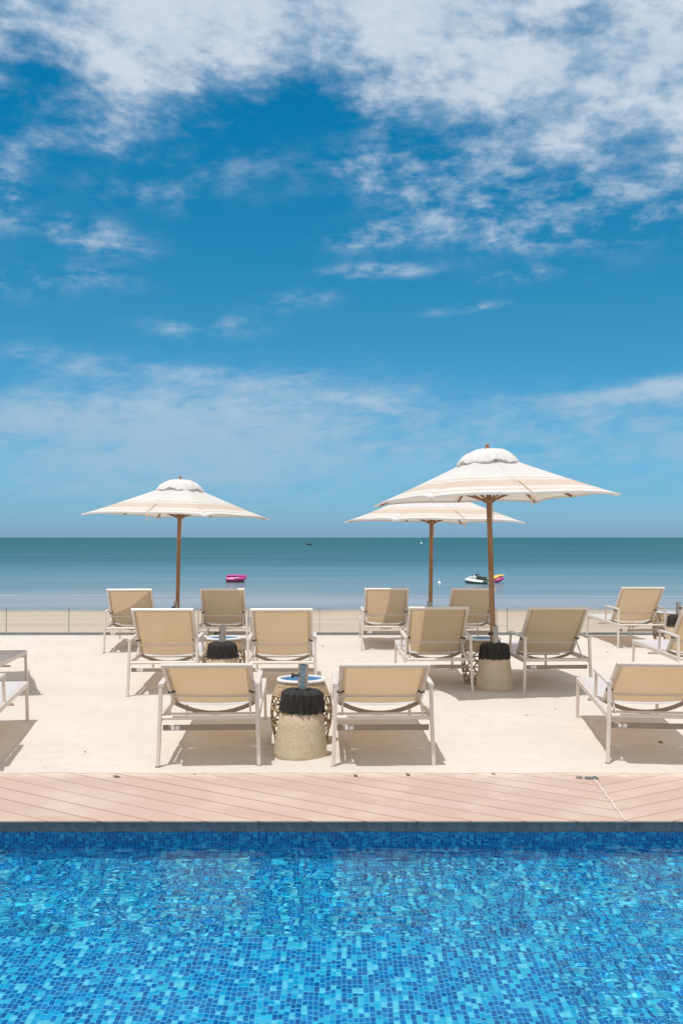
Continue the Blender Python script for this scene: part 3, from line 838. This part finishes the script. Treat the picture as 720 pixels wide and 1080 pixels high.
# personal watercraft
js = empty('jet_ski', (10.68, 77.8, SEA_Z), R(42)); js.scale = (0.86, 0.86, 0.74)
tag(js, 'white jet ski with dark green hull and black seat floating at the right', 'jet ski')
def hs(w_, top, bot): return [(-w_ * .55, top), (w_ * .55, top), (w_, (top * .55)), (w_ * .96, top * .28), (w_ * .5, bot * .7), (0, bot), (-w_ * .5, bot * .7), (-w_ * .96, top * .28), (-w_, top * .55)]
loft([(-1.5, hs(.50, .30, -.12)), (-.9, hs(.58, .36, -.2)), (0, hs(.60, .44, -.22)), (.7, hs(.52, .56, -.2)), (1.2, hs(.34, .58, -.08)), (1.55, hs(.10, .52, .2))], [M['hullwhite'], M['hullgreen']], 'hull', js, .26)
loft([(-1.25, oval(0, .45, .17, .12)), (-.9, oval(0, .58, .2, .2)), (-.45, oval(0, .56, .2, .2)), (0.0, oval(0, .62, .2, .24)), (.15, oval(0, .60, .15, .2))], M['black'], 'seat', js)
loft([(.1, oval(0, .55, .3, .2)), (.45, oval(0, .68, .3, .25)), (.9, oval(0, .60, .26, .16)), (1.3, oval(0, .54, .14, .08))], M['hullwhite'], 'front_cowl', js)
mb = MB(); mb.tube([(-.38, .12, .98), (-.1, .3, .98), (.1, .3, .98), (.38, .12, .98)], 0.035, 8); mb.tube([(0, .45, .7), (0, .28, .99)], .09, 8); hb = mb.build('handlebar', M['black'], js, True)
mb = MB()
for s in (-1, 1): mb.box((s * .30, .42, .86), (.16, .05, .12))
mb.build('mirror', M['black'], js)
loft([(-1.45, oval(0, .42, .22, .1)), (-1.15, oval(0, .55, .18, .12)), (-1.0, oval(0, .62, .1, .08))], M['grey'], 'rear_grab_seat', js)
# purple and yellow towable
tb = empty('towable_tube', (12.40, 79.2, SEA_Z), R(18)); tb.scale = (0.86, 0.86, 0.86)
tag(tb, 'purple and yellow inflatable tube floating right behind the jet ski', 'inflatable')
mb = MB(); mb.sweep([(-.52, 0, .18), (-.3, 0, .25), (0, 0, .33), (.3, 0, .40), (.46, 0, .45)], oval(0, 0, .6, .26), scale=[.7, 1, 1.1, .95, .6]); mb.build('body', M['purple'], tb, True)
mb = MB(); mb.sweep([(-.6, 0, .34), (-.4, 0, .50), (-.1, 0, .62), (.25, 0, .68), (.62, 0, .72)], oval(0, 0, .5, .09), scale=[.6, 1, 1, .9, .4]); mb.build('top_tube', M['yellow'], tb, True)
# far boat
fb = empty('fishing_boat', (-15.6, 480, SEA_Z), R(80))
tag(fb, 'tiny dark boat near the horizon, left of the middle umbrella', 'boat')
loft([(-1.3, oval(0, .35, .45, .35)), (0, oval(0, .3, .6, .38)), (1.0, oval(0, .42, .4, .34)), (1.6, oval(0, .65, .08, .12))], M['darkhull'], 'hull', fb)
mb = MB(); mb.box((0, -.1, 1.45), (.9, .9, .08)); mb.tube([(0, .4, .5), (0, .4, 2.6)], .05, 6)
for sx in (-.38, .38):
    for sy in (-.45, .25): mb.tube([(sx, sy, .5), (sx, sy, 1.45)], .04, 6)
mb.build('awning', M['grey'], fb)
def buoy(loc, k, lab):
    b = empty('buoy', loc)
    mb = MB(); mb.lathe([(.02 * k, -.25 * k), (.22 * k, -.12 * k), (.28 * k, .05 * k), (.2 * k, .22 * k), (.06 * k, .3 * k)], 14); mb.build('float', M['white'], b, True)
    mb = MB(); mb.tube([(0, 0, .28 * k), (0, 0, .62 * k)], .03 * k, 6); mb.build('mast', M['white'], b)
    tag(b, lab, 'buoy')
buoy((48, 600, SEA_Z), 2.3, 'small white buoy near the horizon, left of the middle umbrella pole top')
buoy((7.7, 78.5, SEA_Z), .5, 'tiny white buoy on the water left of the jet ski')

# ------------------------------------------------------------------ bits lying about
mb = MB()
for (X, Y, s) in [(123, 820, .035), (375, 819, .03), (246, 754, .02), (555, 757, .03), (61, 682, .03), (273 + 0, 820, .0),
                  (632, 762, .02), (340, 683, .03), (38, 698, .02), (90, 795, .02), (640, 688, .04), (696, 785, .035), (585, 750, .015), (48, 811, .015), (520, 817, .02), (430, 818, .03), (205, 817, .02)]:
    if not s: continue
    y = 1.6 * 1050 / (Y - 567); x = (X - 360) / 1050 * y; a = random.uniform(0, 3.1)
    c = Vector((x, y, (sandz(x, y) if y > DECK_SAND else 0.0) + 0.004)); u = Vector((math.cos(a), math.sin(a), 0)) * s; v = Vector((-math.sin(a), math.cos(a), 0)) * s * .35
    q = [mb.bm.verts.new(p) for p in (c - u, c - v + Vector((0, 0, s * .25)), c + u + Vector((0, 0, s * .2)), c + v)]
    mb.face(q)
o = mb.build('leaf_litter', M['leaf']); o['kind'] = 'stuff'; o['label'] = 'dry leaves and bits of husk on the sand and deck'; o['category'] = 'leaf litter'
br = empty('metal_bracket', (1.655, 6.60, 0.0), R(-8))
tag(br, 'small grey metal bracket lying on the deck where the board joint meets the sand', 'bracket')
mb = MB(); mb.box((0, 0, .007), (.085, .035, .010)); mb.build('plate', M['channel'], br)
mb = MB(); mb.tube([(-.06, 0, .010), (-.1, .01, .008)], .008, 6); mb.tube([(.02, 0, .018), (.02, 0, .012)], .010, 6); mb.build('bolt', M['steel'], br)
